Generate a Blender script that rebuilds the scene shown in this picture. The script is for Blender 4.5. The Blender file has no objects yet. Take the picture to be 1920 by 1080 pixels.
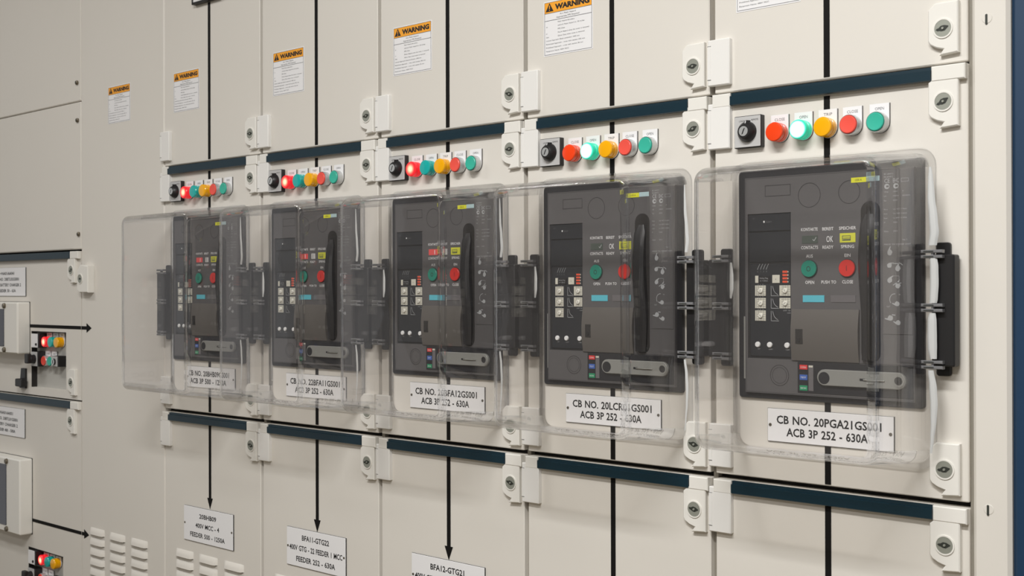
import bpy, bmesh, math, random
from mathutils import Matrix, Vector
random.seed(7)
sc = bpy.context.scene
COL = sc.collection
ZO = 1.16                      # height of the measuring datum (lower door joint) above the floor
PI = math.pi

# ------------------------------------------------------------------ materials
def lin(c):
    out = []
    for v in c:
        v /= 255.0
        out.append(v / 12.92 if v <= 0.04045 else ((v + 0.055) / 1.055) ** 2.4)
    return (*out, 1.0)

def mat(name, rgb, rough=0.5, metal=0.0, bump=0.0, scale=300.0, vary=0.0, emit=None, estr=0.0, coat=0.0, spec=0.5):
    m = bpy.data.materials.new(name); m.use_nodes = True
    nt = m.node_tree; b = nt.nodes['Principled BSDF']
    b.inputs['Base Color'].default_value = lin(rgb)
    b.inputs['Roughness'].default_value = rough
    b.inputs['Metallic'].default_value = metal
    b.inputs['Specular IOR Level'].default_value = spec
    b.inputs['Coat Weight'].default_value = coat
    tc = nt.nodes.new('ShaderNodeTexCoord')
    if bump > 0 or vary > 0:
        n = nt.nodes.new('ShaderNodeTexNoise'); n.inputs['Scale'].default_value = scale
        n.inputs['Detail'].default_value = 2
        nt.links.new(tc.outputs['Object'], n.inputs['Vector'])
        if bump > 0:
            bp = nt.nodes.new('ShaderNodeBump'); bp.inputs['Strength'].default_value = bump
            bp.inputs['Distance'].default_value = 0.0004
            nt.links.new(n.outputs['Fac'], bp.inputs['Height']); nt.links.new(bp.outputs['Normal'], b.inputs['Normal'])
        if vary > 0:
            n2 = nt.nodes.new('ShaderNodeTexNoise'); n2.inputs['Scale'].default_value = 3.0
            nt.links.new(tc.outputs['Object'], n2.inputs['Vector'])
            mx = nt.nodes.new('ShaderNodeMix'); mx.data_type = 'RGBA'
            a = lin(rgb); mx.inputs['A'].default_value = a
            mx.inputs['B'].default_value = (a[0] * (1 - vary), a[1] * (1 - vary), a[2] * (1 - vary * 1.3), 1)
            nt.links.new(n2.outputs['Fac'], mx.inputs['Factor']); nt.links.new(mx.outputs['Result'], b.inputs['Base Color'])
    if emit:
        b.inputs['Emission Color'].default_value = lin(emit); b.inputs['Emission Strength'].default_value = estr
    return m

M = {}
M['door'] = mat('cream_paint', (225, 220, 212), 0.42, bump=0.10, scale=900, vary=0.03)
M['carcass'] = mat('shaded_cream_carcass', (138, 132, 121), 0.6)  # cream darkened: the shade in the vertical joints is put into the colour
M['gap'] = mat('gap_shade_and_gasket', (34, 31, 29), 0.8)  # gasket black; on the carcass it paints in the shade of the joints
M['cap'] = mat('white_plastic', (236, 234, 230), 0.38, bump=0.04, scale=1500)
M['lockplate'] = mat('cream_plastic', (234, 231, 224), 0.40, bump=0.04, scale=1500)
M['lockgrey'] = mat('grey_zinc', (158, 160, 150), 0.45, metal=0.35)
M['lockdark'] = mat('keyhole_dark', (45, 48, 42), 0.6)
M['blue'] = mat('petrol_blue_trim', (12, 42, 54), 0.36, bump=0.05, scale=700)
M['endblue'] = mat('blue_end_paint', (14, 52, 84), 0.5, vary=0.08)
M['black'] = mat('black_tape', (13, 11, 10), 0.75, spec=0.25)
M['blackpl'] = mat('black_plastic', (30, 29, 30), 0.42, bump=0.05, scale=1200)
M['frameblk'] = mat('breaker_frame_black', (30, 30, 34), 0.5, bump=0.05, scale=1200)
M['housing'] = mat('breaker_grey', (88, 86, 87), 0.55, bump=0.12, scale=1600)
M['housing2'] = mat('breaker_warm_grey', (92, 88, 84), 0.50, bump=0.12, scale=1600)
M['trip'] = mat('trip_unit_black', (38, 38, 39), 0.40)
M['trip2'] = mat('trip_unit_panel', (40, 42, 46), 0.30)
M['line'] = mat('engraved_line', (40, 39, 40), 0.6)
M['white'] = mat('white_print', (232, 232, 232), 0.5)
M['dimprint'] = mat('grey_print', (168, 170, 172), 0.5)
M['plate'] = mat('white_nameplate', (240, 239, 240), 0.35, vary=0.01)
M['ink'] = mat('black_ink', (28, 27, 28), 0.5)
M['greyink'] = mat('grey_ink', (105, 105, 108), 0.5)
M['orange'] = mat('warning_orange', (248, 168, 42), 0.45)
M['steel'] = mat('steel', (176, 176, 172), 0.32, metal=0.9)
M['silver'] = mat('brushed_silver', (192, 191, 190), 0.45, metal=0.0, bump=0.03, scale=500)
M['bezel'] = mat('chrome_bezel', (206, 208, 208), 0.25, metal=0.5)
M['screw'] = mat('screw_dull', (120, 112, 98), 0.4, metal=0.7)
M['redlens'] = mat('red_lens', (248, 70, 22), 0.22, coat=0.5)
M['redcap'] = mat('red_button', (242, 88, 74), 0.35)
M['greencap'] = mat('green_button', (58, 182, 158), 0.35)
M['greenlens'] = mat('teal_lens', (22, 176, 170), 0.22, coat=0.5)
M['yellowlens'] = mat('amber_lens', (250, 178, 4), 0.22, coat=0.5)
M['breakgreen'] = mat('breaker_open_green', (18, 128, 108), 0.35)
M['breakred'] = mat('breaker_close_red', (206, 44, 36), 0.35)
M['cyan'] = mat('cyan_label', (92, 186, 204), 0.4)
M['greylabel'] = mat('grey_label', (104, 101, 103), 0.4)
M['palecyan'] = mat('pale_cyan_label', (182, 208, 212), 0.4)
M['yellowlab'] = mat('yellow_label', (226, 226, 48), 0.4)
M['flagyellow'] = mat('yellow_flag', (206, 206, 62), 0.4)
M['flagred'] = mat('red_flag', (226, 84, 84), 0.4)
M['flagdark'] = mat('dark_flag', (70, 78, 72), 0.4)
M['flagwhite'] = mat('white_flag', (200, 198, 196), 0.4)
M['dial'] = mat('ivory_dial', (208, 205, 192), 0.45)
M['dialknob'] = mat('pale_dial_knob', (232, 230, 220), 0.4)
M['dash'] = mat('orange_mark', (222, 84, 54), 0.4)
M['tagred'] = mat('red_tag', (214, 54, 54), 0.4)
M['tagblue'] = mat('blue_tag', (62, 98, 176), 0.4)
M['taggreen'] = mat('green_tag', (30, 142, 98), 0.4)
M['crank'] = mat('grey_crank', (138, 138, 134), 0.45, bump=0.05, scale=900)
M['strip'] = mat('clear_rim_gleam', (206, 207, 206), 0.3)  # rim is clear; the light it reflects is painted in as white
M['knuckle'] = mat('smoky_hinge_plastic', (120, 120, 122), 0.25, coat=0.4)
M['panelgrey'] = mat('recess_grey', (186, 184, 178), 0.5)
M['darkglass'] = mat('dark_window_glass', (30, 32, 48), 0.08, coat=0.6)
M['floor'] = mat('floor_epoxy', (112, 98, 72), 0.45, vary=0.1)
M['ceil'] = mat('ceiling_white', (225, 223, 218), 0.8, vary=0.03)
M['farwall'] = mat('far_wall_cream', (170, 166, 160), 0.8, vary=0.05)

def lens_lit(name, edge, core, s_edge, s_core, rad):
    """Lens lit from a bulb behind its centre: emission falls off from the centre of the lens."""
    m = bpy.data.materials.new(name); m.use_nodes = True
    nt = m.node_tree; b = nt.nodes['Principled BSDF']
    b.inputs['Base Color'].default_value = lin(edge); b.inputs['Roughness'].default_value = 0.25
    tc = nt.nodes.new('ShaderNodeTexCoord'); ln = nt.nodes.new('ShaderNodeVectorMath'); ln.operation = 'LENGTH'
    mp = nt.nodes.new('ShaderNodeMapping'); mp.inputs['Scale'].default_value = (1, 0.0, 1)
    nt.links.new(tc.outputs['Object'], mp.inputs['Vector']); nt.links.new(mp.outputs['Vector'], ln.inputs[0])
    mr = nt.nodes.new('ShaderNodeMapRange'); mr.interpolation_type = 'SMOOTHSTEP'
    mr.inputs['From Min'].default_value = rad[0]; mr.inputs['From Max'].default_value = rad[1]
    nt.links.new(ln.outputs['Value'], mr.inputs['Value'])
    mx = nt.nodes.new('ShaderNodeMix'); mx.data_type = 'RGBA'
    mx.inputs['A'].default_value = lin(core); mx.inputs['B'].default_value = lin(edge)
    nt.links.new(mr.outputs['Result'], mx.inputs['Factor']); nt.links.new(mx.outputs['Result'], b.inputs['Emission Color'])
    ms = nt.nodes.new('ShaderNodeMapRange')
    ms.inputs['To Min'].default_value = s_core; ms.inputs['To Max'].default_value = s_edge
    nt.links.new(mr.outputs['Result'], ms.inputs['Value']); nt.links.new(ms.outputs['Result'], b.inputs['Emission Strength'])
    return m
M['litred'] = lens_lit('lit_red_lens', (255, 40, 50), (255, 225, 175), 0.35, 1.5, (0.002, 0.0135))
M['litgreen'] = lens_lit('lit_green_lens', (40, 220, 180), (225, 255, 246), 0.25, 1.5, (0.0105, 0.0142))

def clear_sheet(name, tint=0.93, rough=0.02, ior=1.50):
    m = bpy.data.materials.new(name); m.use_nodes = True
    nt = m.node_tree; nt.nodes.clear()
    o = nt.nodes.new('ShaderNodeOutputMaterial')
    t = nt.nodes.new('ShaderNodeBsdfTransparent'); t.inputs['Color'].default_value = (tint, tint * 0.995, tint * 0.99, 1)
    g = nt.nodes.new('ShaderNodeBsdfGlossy'); g.inputs['Roughness'].default_value = rough
    g.inputs['Color'].default_value = (0.95, 0.95, 0.97, 1)
    d = nt.nodes.new('ShaderNodeBsdfDiffuse'); d.inputs['Color'].default_value = (0.55, 0.53, 0.54, 1)
    f = nt.nodes.new('ShaderNodeFresnel'); f.inputs['IOR'].default_value = ior
    geo = nt.nodes.new('ShaderNodeNewGeometry')
    # the surface normal on the side the light arrives from, so both skins of the sheet reflect alike
    mm = nt.nodes.new('ShaderNodeVectorMath'); mm.operation = 'MULTIPLY_ADD'
    sg = nt.nodes.new('ShaderNodeMath'); sg.operation = 'MULTIPLY_ADD'
    sg.inputs[1].default_value = -2.0; sg.inputs[2].default_value = 1.0
    nt.links.new(geo.outputs['Backfacing'], sg.inputs[0])
    tcn = nt.nodes.new('ShaderNodeTexCoord'); n = nt.nodes.new('ShaderNodeTexNoise'); n.inputs['Scale'].default_value = 9
    nt.links.new(tcn.outputs['Object'], n.inputs['Vector'])
    bp = nt.nodes.new('ShaderNodeBump'); bp.inputs['Strength'].default_value = 0.25; bp.inputs['Distance'].default_value = 0.004
    nt.links.new(n.outputs['Fac'], bp.inputs['Height']); nt.links.new(bp.outputs['Normal'], g.inputs['Normal'])
    m1 = nt.nodes.new('ShaderNodeMixShader'); m1.inputs['Fac'].default_value = 0.016
    nt.links.new(t.outputs[0], m1.inputs[1]); nt.links.new(d.outputs[0], m1.inputs[2])
    lw = nt.nodes.new('ShaderNodeLayerWeight'); lw.inputs['Blend'].default_value = 0.5
    pw = nt.nodes.new('ShaderNodeMath'); pw.operation = 'POWER'; pw.inputs[1].default_value = 5.0
    nt.links.new(lw.outputs['Facing'], pw.inputs[0])
    ad = nt.nodes.new('ShaderNodeMath'); ad.operation = 'MULTIPLY_ADD'; ad.inputs[1].default_value = 0.96; ad.inputs[2].default_value = 0.04
    nt.links.new(pw.outputs[0], ad.inputs[0])
    nt.nodes.remove(f); nt.nodes.remove(mm); nt.nodes.remove(sg); nt.nodes.remove(geo)
    m2 = nt.nodes.new('ShaderNodeMixShader'); nt.links.new(ad.outputs[0], m2.inputs['Fac'])
    nt.links.new(m1.outputs[0], m2.inputs[1]); nt.links.new(g.outputs[0], m2.inputs[2])
    nt.links.new(m2.outputs[0], o.inputs['Surface'])
    return m
M['sheet'] = clear_sheet('clear_polycarbonate', 0.985)
def clear_bend(name):
    m = bpy.data.materials.new(name); m.use_nodes = True
    nt = m.node_tree; b = nt.nodes['Principled BSDF']
    b.inputs['Base Color'].default_value = (0.985, 0.985, 0.99, 1); b.inputs['Roughness'].default_value = 0.03
    b.inputs['IOR'].default_value = 1.5; b.inputs['Transmission Weight'].default_value = 1.0
    t = nt.nodes.new('ShaderNodeBsdfTransparent'); t.inputs['Color'].default_value = (.97, .97, .97, 1)
    mx = nt.nodes.new('ShaderNodeMixShader'); mx.inputs['Fac'].default_value = 0.55
    nt.links.new(b.outputs[0], mx.inputs[1]); nt.links.new(t.outputs[0], mx.inputs[2])
    nt.links.new(mx.outputs[0], nt.nodes['Material Output'].inputs['Surface'])
    return m
M['bend'] = clear_bend('clear_polycarbonate_bend')

# ------------------------------------------------------------------ geometry
def rr(x0, x1, z0, z1, r=0.0, n=4):
    if r <= 0: return [(x0, z0), (x1, z0), (x1, z1), (x0, z1)]
    pts = []
    for cx, cz, a0 in ((x1 - r, z0 + r, -90), (x1 - r, z1 - r, 0), (x0 + r, z1 - r, 90), (x0 + r, z0 + r, 180)):
        for k in range(n + 1):
            a = math.radians(a0 + 90 * k / n); pts.append((cx + r * math.cos(a), cz + r * math.sin(a)))
    return pts
def circ(cx, cz, r, n=24):
    return [(cx + r * math.cos(2 * PI * k / n), cz + r * math.sin(2 * PI * k / n)) for k in range(n)]
def inset(pts, d):
    if abs(d) < 1e-9: return list(pts)
    n = len(pts); out = []
    for i in range(n):
        p0, p1, p2 = pts[i - 1], pts[i], pts[(i + 1) % n]
        ax, az = p1[0] - p0[0], p1[1] - p0[1]; bx, bz = p2[0] - p1[0], p2[1] - p1[1]
        la, lb = math.hypot(ax, az) or 1e-9, math.hypot(bx, bz) or 1e-9
        n1 = (-az / la, ax / la); n2 = (-bz / lb, bx / lb)
        k = 1 + n1[0] * n2[0] + n1[1] * n2[1]
        k = max(k, 0.35)
        out.append((p1[0] + d * (n1[0] + n2[0]) / k, p1[1] + d * (n1[1] + n2[1]) / k))
    return out

_tc = {}
def text_mesh(s, bold):
    key = (s, bold)
    if key not in _tc:
        cu = bpy.data.curves.new('t', 'FONT'); cu.body = s; cu.size = 1.0; cu.offset = bold; cu.resolution_u = 2
        cu.space_word = 1.25
        ob = bpy.data.objects.new('t', cu); COL.objects.link(ob)
        dg = bpy.context.evaluated_depsgraph_get(); dg.update()
        me = bpy.data.meshes.new_from_object(ob.evaluated_get(dg))
        vs = [tuple(v.co) for v in me.vertices]; fs = [tuple(p.vertices) for p in me.polygons]
        bpy.data.objects.remove(ob); bpy.data.curves.remove(cu); bpy.data.meshes.remove(me)
        _tc[key] = (vs, fs)
    return _tc[key]

class MB:
    def __init__(s): s.v = []; s.f = []; s.m = []
    def add(s, vs, fs, mi=0):
        o = len(s.v); s.v += [tuple(v) for v in vs]
        for f in fs: s.f.append(tuple(o + i for i in f)); s.m.append(mi)
        return s
    def prism(s, pts, levels, mi=0, capb=True, capf=True, mf=None):
        """outline (x,z) lofted through levels (y, inset); last level is the front."""
        n = len(pts); vs = []; fs = []
        for y, d in levels: vs += [(x, y, z) for x, z in inset(pts, d)]
        L = len(levels)
        for l in range(L - 1):
            for i in range(n):
                j = (i + 1) % n
                fs.append((l * n + i, l * n + j, (l + 1) * n + j, (l + 1) * n + i))
        if capb: fs.append(tuple(range(n - 1, -1, -1)))
        s.add(vs, fs, mi)
        if capf:
            o = len(s.v) - n; s.f.append(tuple(o + i for i in range(n))); s.m.append(mi if mf is None else mf)
        return s
    def plate(s, x0, x1, z0, z1, yb, yf, b=0.001, r=0.0, mi=0, mf=None, n=4):
        if r > 0: r = max(r, b * 1.3)
        return s.prism(rr(x0, x1, z0, z1, r, n), [(yb, 0), (yf + b, 0), (yf, b)], mi, mf=mf)
    def box(s, x0, x1, y0, y1, z0, z1, mi=0):
        return s.prism(rr(x0, x1, z0, z1), [(y1, 0), (y0, 0)], mi)
    def lathe(s, cx, cz, prof, mi=0, n=28, capf=True, mf=None):
        vs = []; fs = []
        for y, r in prof: vs += [(x, y, z) for x, z in circ(cx, cz, r, n)]
        for l in range(len(prof) - 1):
            for i in range(n):
                j = (i + 1) % n; fs.append((l * n + i, l * n + j, (l + 1) * n + j, (l + 1) * n + i))
        s.add(vs, fs, mi)
        if capf:
            o = len(s.v) - n; s.f.append(tuple(o + i for i in range(n))); s.m.append(mi if mf is None else mf)
        return s
    def ring(s, cx, cz, ri, ro, yb, yf, mi=0, n=32):
        return s.lathe(cx, cz, [(yb, ro), (yf, ro), (yf, ri), (yb, ri)], mi, n, capf=False)
    def frame(s, x0, x1, z0, z1, w, y, mi=0):
        for a in ((x0, x1, z0, z0 + w), (x0, x1, z1 - w, z1), (x0, x0 + w, z0 + w, z1 - w), (x1 - w, x1, z0 + w, z1 - w)):
            s.sheet(*a, y, mi)
        return s
    def sheet(s, x0, x1, z0, z1, y, mi=0):
        return s.add([(x0, y, z0), (x1, y, z0), (x1, y, z1), (x0, y, z1)], [(0, 1, 2, 3)], mi)
    def poly(s, pts, y, mi=0):
        return s.add([(x, y, z) for x, z in pts], [tuple(range(len(pts)))], mi)
    def stroke(s, pts, w, y, mi=0):
        for (x0, z0), (x1, z1) in zip(pts, pts[1:]):
            dx, dz = x1 - x0, z1 - z0; L = math.hypot(dx, dz) or 1e-9; nx, nz = -dz / L * w / 2, dx / L * w / 2
            s.poly([(x0 - nx, z0 - nz), (x1 - nx, z1 - nz), (x1 + nx, z1 + nz), (x0 + nx, z0 + nz)], y, mi)
        return s
    def text(s, t, cx, cz, h, y, w=None, align='C', mi=0, bold=0.0):
        vs, fs = text_mesh(t, bold)
        if not vs: return s
        x0 = min(v[0] for v in vs); x1 = max(v[0] for v in vs)
        cap = 0.70; k = h / cap; kx = w / (x1 - x0) if w else k * 0.86
        off = {'C': (x0 + x1) / 2, 'L': x0, 'R': x1}[align]
        return s.add([(cx + (v[0] - off) * kx, y, cz + (v[1] - cap / 2) * k) for v in vs], fs, mi)
    def tube(s, pts, r, mi=0, n=8, flat=1.0):
        P = [Vector(p) for p in pts]; vs = []; fs = []
        for i, p in enumerate(P):
            t = (P[min(i + 1, len(P) - 1)] - P[max(i - 1, 0)]).normalized()
            a = t.cross(Vector((0, 1, 0)));
            if a.length < 1e-4: a = t.cross(Vector((1, 0, 0)))
            a.normalize(); b = t.cross(a)
            ri = r[i] if isinstance(r, (list, tuple)) else r
            for k in range(n):
                an = 2 * PI * k / n; vs.append(tuple(p + a * (ri * math.cos(an)) + b * (ri * flat * math.sin(an))))
        for i in range(len(P) - 1):
            for k in range(n):
                j = (k + 1) % n; fs.append((i * n + k, i * n + j, (i + 1) * n + j, (i + 1) * n + k))
        fs.append(tuple(range(n - 1, -1, -1))); fs.append(tuple(len(vs) - n + k for k in range(n)))
        return s.add(vs, fs, mi)
    def mesh(s, name, mats, org, smooth=True, recalc=True):
        me = bpy.data.meshes.new(name)
        me.from_pydata([(v[0] - org[0], v[1] - org[1], v[2] - org[2]) for v in s.v], [], s.f)
        for m in mats: me.materials.append(M[m])
        me.polygons.foreach_set('material_index', s.m)
        if recalc:
            bm = bmesh.new(); bm.from_mesh(me); bmesh.ops.recalc_face_normals(bm, faces=bm.faces); bm.to_mesh(me); bm.free()
        me.update()
        if smooth:
            me.polygons.foreach_set('use_smooth', [True] * len(me.polygons)); me.set_sharp_from_angle(angle=math.radians(32))
        return me

def tag(o, label, cat, group=None, kind=None):
    if label: o['label'] = label
    if cat: o['category'] = cat
    if group: o['group'] = group
    if kind: o['kind'] = kind
class Thing:
    """an Empty at the thing's base (wall coordinates) that parents its parts"""
    def __init__(s, name, org, label, cat, group=None):
        s.org = org; s.root = bpy.data.objects.new(name, None); COL.objects.link(s.root)
        s.root.location = (org[0], org[1], org[2] + ZO); s.root.empty_display_size = 0.02
        tag(s.root, label, cat, group)
    def part(s, name, mb, mats, parent=None, label=None, **k):
        me = mb.mesh(name, mats if isinstance(mats, (list, tuple)) else [mats], s.org, **k)
        o = bpy.data.objects.new(name, me); COL.objects.link(o); o.parent = parent or s.root
        if label: o['label'] = label
        return o
def single(name, mb, mats, org, label, cat, group=None, kind=None, **k):
    o = bpy.data.objects.new(name, mb.mesh(name, mats if isinstance(mats, (list, tuple)) else [mats], org, **k))
    COL.objects.link(o); o.location = (org[0], org[1], org[2] + ZO); tag(o, label, cat, group, kind); return o
def dup(root, dx=0.0, dz=0.0, label=None, skip=()):
    """copy a thing with its parts and their sub-parts (mesh data shared)"""
    r = root.copy(); COL.objects.link(r); r.location = (root.location.x + dx, root.location.y, root.location.z + dz)
    if label: r['label'] = label
    for ch in list(root.children):
        if ch.name.split('.')[0] in skip: continue
        c = ch.copy(); COL.objects.link(c); c.parent = r
        for g in list(ch.children):
            d = g.copy(); COL.objects.link(d); d.parent = c
    return r
CX, CY, CZ = 0.631446, -1.616824, 0.293313       # camera position in wall coordinates
def W(u, z, Y):
    """point seen at wall coordinate (u,z) but standing on the plane y = Y"""
    t = (Y - CY) / (0 - CY); return CX + (u - CX) * t, CZ + (z - CZ) * t

S = [-2.0020, -1.5974, -1.1966, -0.8002, -0.4035, 0.0]     # joints between the five breaker cubicles
OX = [-1.6, -1.2, -0.8, -0.4, 0.0]
CODE = ['20BHB09GS001', '22BFA11GS001', '20BFA12GS001', '20LCR01GS001', '20PGA21GS001']
WHERE = ['leftmost covered breaker', 'second covered breaker from left', 'middle covered breaker',
         'second covered breaker from right', 'rightmost covered breaker']

# ------------------------------------------------------------------ cubicles
def lock_plate(mb, cx, cz):
    pts = [(-.0060, -.0365), (.0205, -.0345), (.0205, .0360), (-.0120, .0360), (-.0215, .0270), (-.0218, -.0150), (-.0185, -.0205), (-.0100, -.0255), (.0000, -.0285)]
    pts = [(cx + x, cz + z) for x, z in pts]
    mb.prism(pts, [(-.0001, 0), (-.0070, 0), (-.0085, .0015)])
    mb.ring(cx, cz, .0118, .0138, -.0080, -.0100)
def lock_cyl(mb, cx, cz, rot=0.0):
    mb.lathe(cx, cz, [(-.006, .0119), (-.0094, .0119), (-.0096, .0116)])
    c, s_ = math.cos(rot), math.sin(rot)
    def R(p): return [(cx + 1.15 * (x * c - z * s_), cz + 1.15 * (x * s_ + z * c)) for x, z in p]
    mb.poly(R([(-.0075, -.0012), (-.002, -.0034), (.002, -.0034), (.0070, .0006), (.0070, .0016), (.002, .0034), (-.002, .0034), (-.0052, .0012)]), -.0098, 1)
    mb.poly(R([(-.0088, -.0004), (-.0060, -.0026), (-.0040, -.0010), (-.0064, .0014)]), -.00985, 1)
    mb.lathe(cx, cz, [(-.0098, .0018), (-.0112, .0016)], 0, 12)
def hinge_cap(mb, x0, x1, z0, z1):
    mb.plate(x0, x1, z0, z1, -.0001, -.0090, .0014, .0012)
    mb.plate(x0 + .0002, x0 + .0062, z0 + .010, z1 - .010, -.0085, -.0096, .0003)
    mb.box(x0, x0 + .0066, -.00965, -.0090, z0 + .0094, z0 + .0100, 1)
    mb.box(x0, x0 + .0066, -.00965, -.0090, z1 - .0100, z1 - .0094, 1)

def header(T, door, xl, xr, ztop, sl, sr, last):
    """blue profile with cream end pieces across the top of a door"""
    z0, z1 = ztop - .0205, ztop - .0008
    st = MB()
    prof = [(-.0001, z0 + .0010), (-.0080, z0), (-.0104, z0 + .0012), (-.0104, z1 - .0050), (-.0062, z1 - .0044), (-.0060, z1), (-.0001, z1)]
    vs = [(sl, y, z) for y, z in prof] + [(sr, y, z) for y, z in prof]; n = len(prof)
    st.add(vs, [(i, (i + 1) % n, n + (i + 1) % n, n + i) for i in range(n)] + [tuple(range(n)), tuple(range(2 * n - 1, n - 1, -1))])
    T.part('header_strip', st, 'blue', door, 'petrol blue strip across the top of the door')
    for a, b_ in ((xl + .0005, sl - .0004), (sr + .0004, xr - .0002)):
        T.part('header_end', MB().plate(a, b_, z0 - .001, z1 + .0004, -.0001, -.0095, .0015), 'lockplate', door)

def louvers(mb, cols, ztop, rows, pitch=.0268, h=.0170):
    for x0, x1 in cols:
        for k in range(rows):
            zt = ztop - k * pitch; zb = zt - h; n = 6; vs = []
            # hood: flush at the top, standing out at the bottom, ends rolled in
            prof = [(zt, 0.0), (zt - .25 * h, -.0042), (zt - .6 * h, -.0070), (zb, -.0082)]
            xs = [(0, .0), (.07, .72), (.16, 1), (.84, 1), (.93, .72), (1, 0)]
            for fx, fy in xs:
                for z, y in prof: vs.append((x0 + (x1 - x0) * fx, y * fy - .0001, z + (zb - z) * 0))
            fs = []
            for i in range(len(xs) - 1):
                for j in range(3): fs.append((i * 4 + j, (i + 1) * 4 + j, (i + 1) * 4 + j + 1, i * 4 + j + 1))
            mb.add(vs, fs)
            # inner lip and dark slit beneath the hood
            mb.box(x0 + .004, x1 - .004, -.0005, -.0001, zb - .0022, zb + .003, 1)
    return mb

for k in range(5):
    xl, xr = S[k], S[k + 1]; last = k == 4
    T = Thing('switchgear_cubicle', (xl, .25, -ZO), ['cream switchgear cubicle, farthest left of those with a covered breaker',
        'cream switchgear cubicle around the second covered breaker from the left', 'cream switchgear cubicle around the middle covered breaker',
        'cream switchgear cubicle around the second covered breaker from the right', 'cream switchgear cubicle nearest the cream post and blue cabinet'][k],
        'electrical cabinet', 'breaker cubicles of the switchboard')
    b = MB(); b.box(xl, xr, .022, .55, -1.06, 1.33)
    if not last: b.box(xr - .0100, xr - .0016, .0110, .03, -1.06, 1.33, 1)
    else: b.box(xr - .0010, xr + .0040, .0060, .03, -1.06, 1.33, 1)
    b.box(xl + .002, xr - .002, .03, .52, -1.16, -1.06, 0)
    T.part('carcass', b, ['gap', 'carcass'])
    g = .0090 if not last else .0008                      # clear joint on the lock side
    dl, dr = xl + .0008, xr - g
    sl, sr = OX[k] - .3690, OX[k] - .0485
    if k == 0: sl = OX[k] - .3735
    lu = xr - (.0312 if last else .0345); ob = OX[k]
    def door(z0, z1, hdr, locks, caps, extra=None):
        d = MB().plate(dl, dr, z0, z1, .018, 0, .0014, .0015)
        D = T.part('door', d, 'door')
        if hdr is not None: header(T, D, dl, dr + (.0 if last else .0), hdr, sl, sr, last)
        for lz in locks:
            m = MB(); lock_plate(m, lu, lz); T.part('lock_plate', m, 'lockplate', D)
            m = MB(); lock_cyl(m, lu, lz, random.uniform(-.4, .4)); T.part('lock_cylinder', m, ['lockgrey', 'lockdark'], D)
        for c0, c1 in caps:
            m = MB(); hinge_cap(m, xl - .0070, xl + .0330, c0, c1); T.part('hinge_cover', m, ['cap', 'greyink'], D)
        return D
    door(.6035, 1.30, None, [.6505], [(.6146, .6872)])
    door(.0035, .6005, .6005, [.5505, .0465], [(.5142, .5860), (.0147, .0826)])
    D = door(-1.04, -.0045, -.0040, [-.0570], [(-.0880, -.0170)])
    if k in (0, 1, 2):
        cols = [(-.3530, -.2770), (-.2525, -.1765), (-.1490, -.0710)]
        m = louvers(MB(), [(ob + a, ob + c) for a, c in cols], -.3360, 9); T.part('louvers', m, ['door', 'gap'], D)

# plain section between the feeder cubicle and the breakers
T = Thing('switchgear_cubicle', (-2.418, .25, -ZO), 'plain cream full-height cubicle section with louvers, left of the covered breakers', 'electrical cabinet')
b = MB(); b.box(-2.4195, -2.0045, .022, .55, -1.06, 1.33); b.box(-2.4184, -2.4180, .010, .03, -1.06, 1.33, 1); b.box(-2.415, -2.01, .03, .52, -1.16, -1.06)
T.part('carcass', b, ['gap', 'carcass'])
D = T.part('door', MB().plate(-2.4185, -2.0050, -1.04, 1.30, .018, 0, .0030, .0015), 'door')
T.part('louvers', louvers(MB(), [(-2.3718, -2.2965), (-2.2690, -2.1920), (-2.1635, -2.0835)], -.3395, 9), ['door', 'gap'], D)

# feeder cubicle at the far left
T = Thing('switchgear_cubicle', (-3.12, .25, -ZO), 'cream feeder cubicle at the left edge with battery charger feeder doors', 'electrical cabinet')
b = MB(); b.box(-3.12, -2.4210, .042, .55, -1.06, 1.33); b.box(-3.10, -2.43, .03, .52, -1.16, -1.06)
T.part('carcass', b, ['gap', 'carcass'])
for z0, z1, scr in ((.8120, 1.30, [(-2.4384, .8627)]), (.4085, .8095, [(-2.4361, .7598), (-2.4307, .4491)])):
    D = T.part('cover_panel', MB().plate(-3.12, -2.4205, z0, z1, .018, 0, .0022, .0015), 'door')
    for sx, sz in scr:
        T.part('panel_screw', MB().lathe(sx, sz, [(-.0001, .0062), (-.004, .0058), (-.0055, .0040)], 0, 16).box(sx - .0008, sx + .0008, -.0060, -.0050, sz - .004, sz + .004, 1), ['screw', 'lockdark'], D)
def small_door(z0, z1, top, sl0, locks, hole):
    d = MB(); x0, x1 = -3.12, -2.4205
    hx0, hx1, hz0, hz1 = hole
    for a in ((x0, hx0, z0, z1), (hx1, x1, z0, z1), (hx0, hx1, z0, hz0), (hx0, hx1, hz1, z1)): d.box(a[0], a[1], 0, .018, a[2], a[3])
    D = T.part('door', d, 'door', smooth=False)
    st = MB().plate(x0, -2.4660, top - .0200, top - .0005, -.0001, -.0105, .0012); T.part('header_strip', st, 'blue', D)
    e = MB().plate(-2.4656, x1 - .001, top - .0205, top, -.0001, -.0095, .0015); T.part('header_end', e, 'lockplate', D)
    for lx, lz in locks:
        m = MB(); lock_plate(m, lx, lz); T.part('lock_plate', m, 'lockplate', D)
        m = MB(); lock_cyl(m, lx, lz, .3); T.part('lock_cylinder', m, ['lockgrey', 'lockdark'], D)
    return D
h1 = (-2.7090, -2.5040, .0190, .1800); h2 = (-2.7290, -2.5230, -.6050, -.4430)
D1 = small_door(-.0030, .4030, .4030, 0, [(-2.4600, .3515), (-2.4620, .0440)], h1)
D2 = small_door(-1.04, -.0075, -.0080, 0, [(-2.4650, -.0610)], h2)
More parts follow.
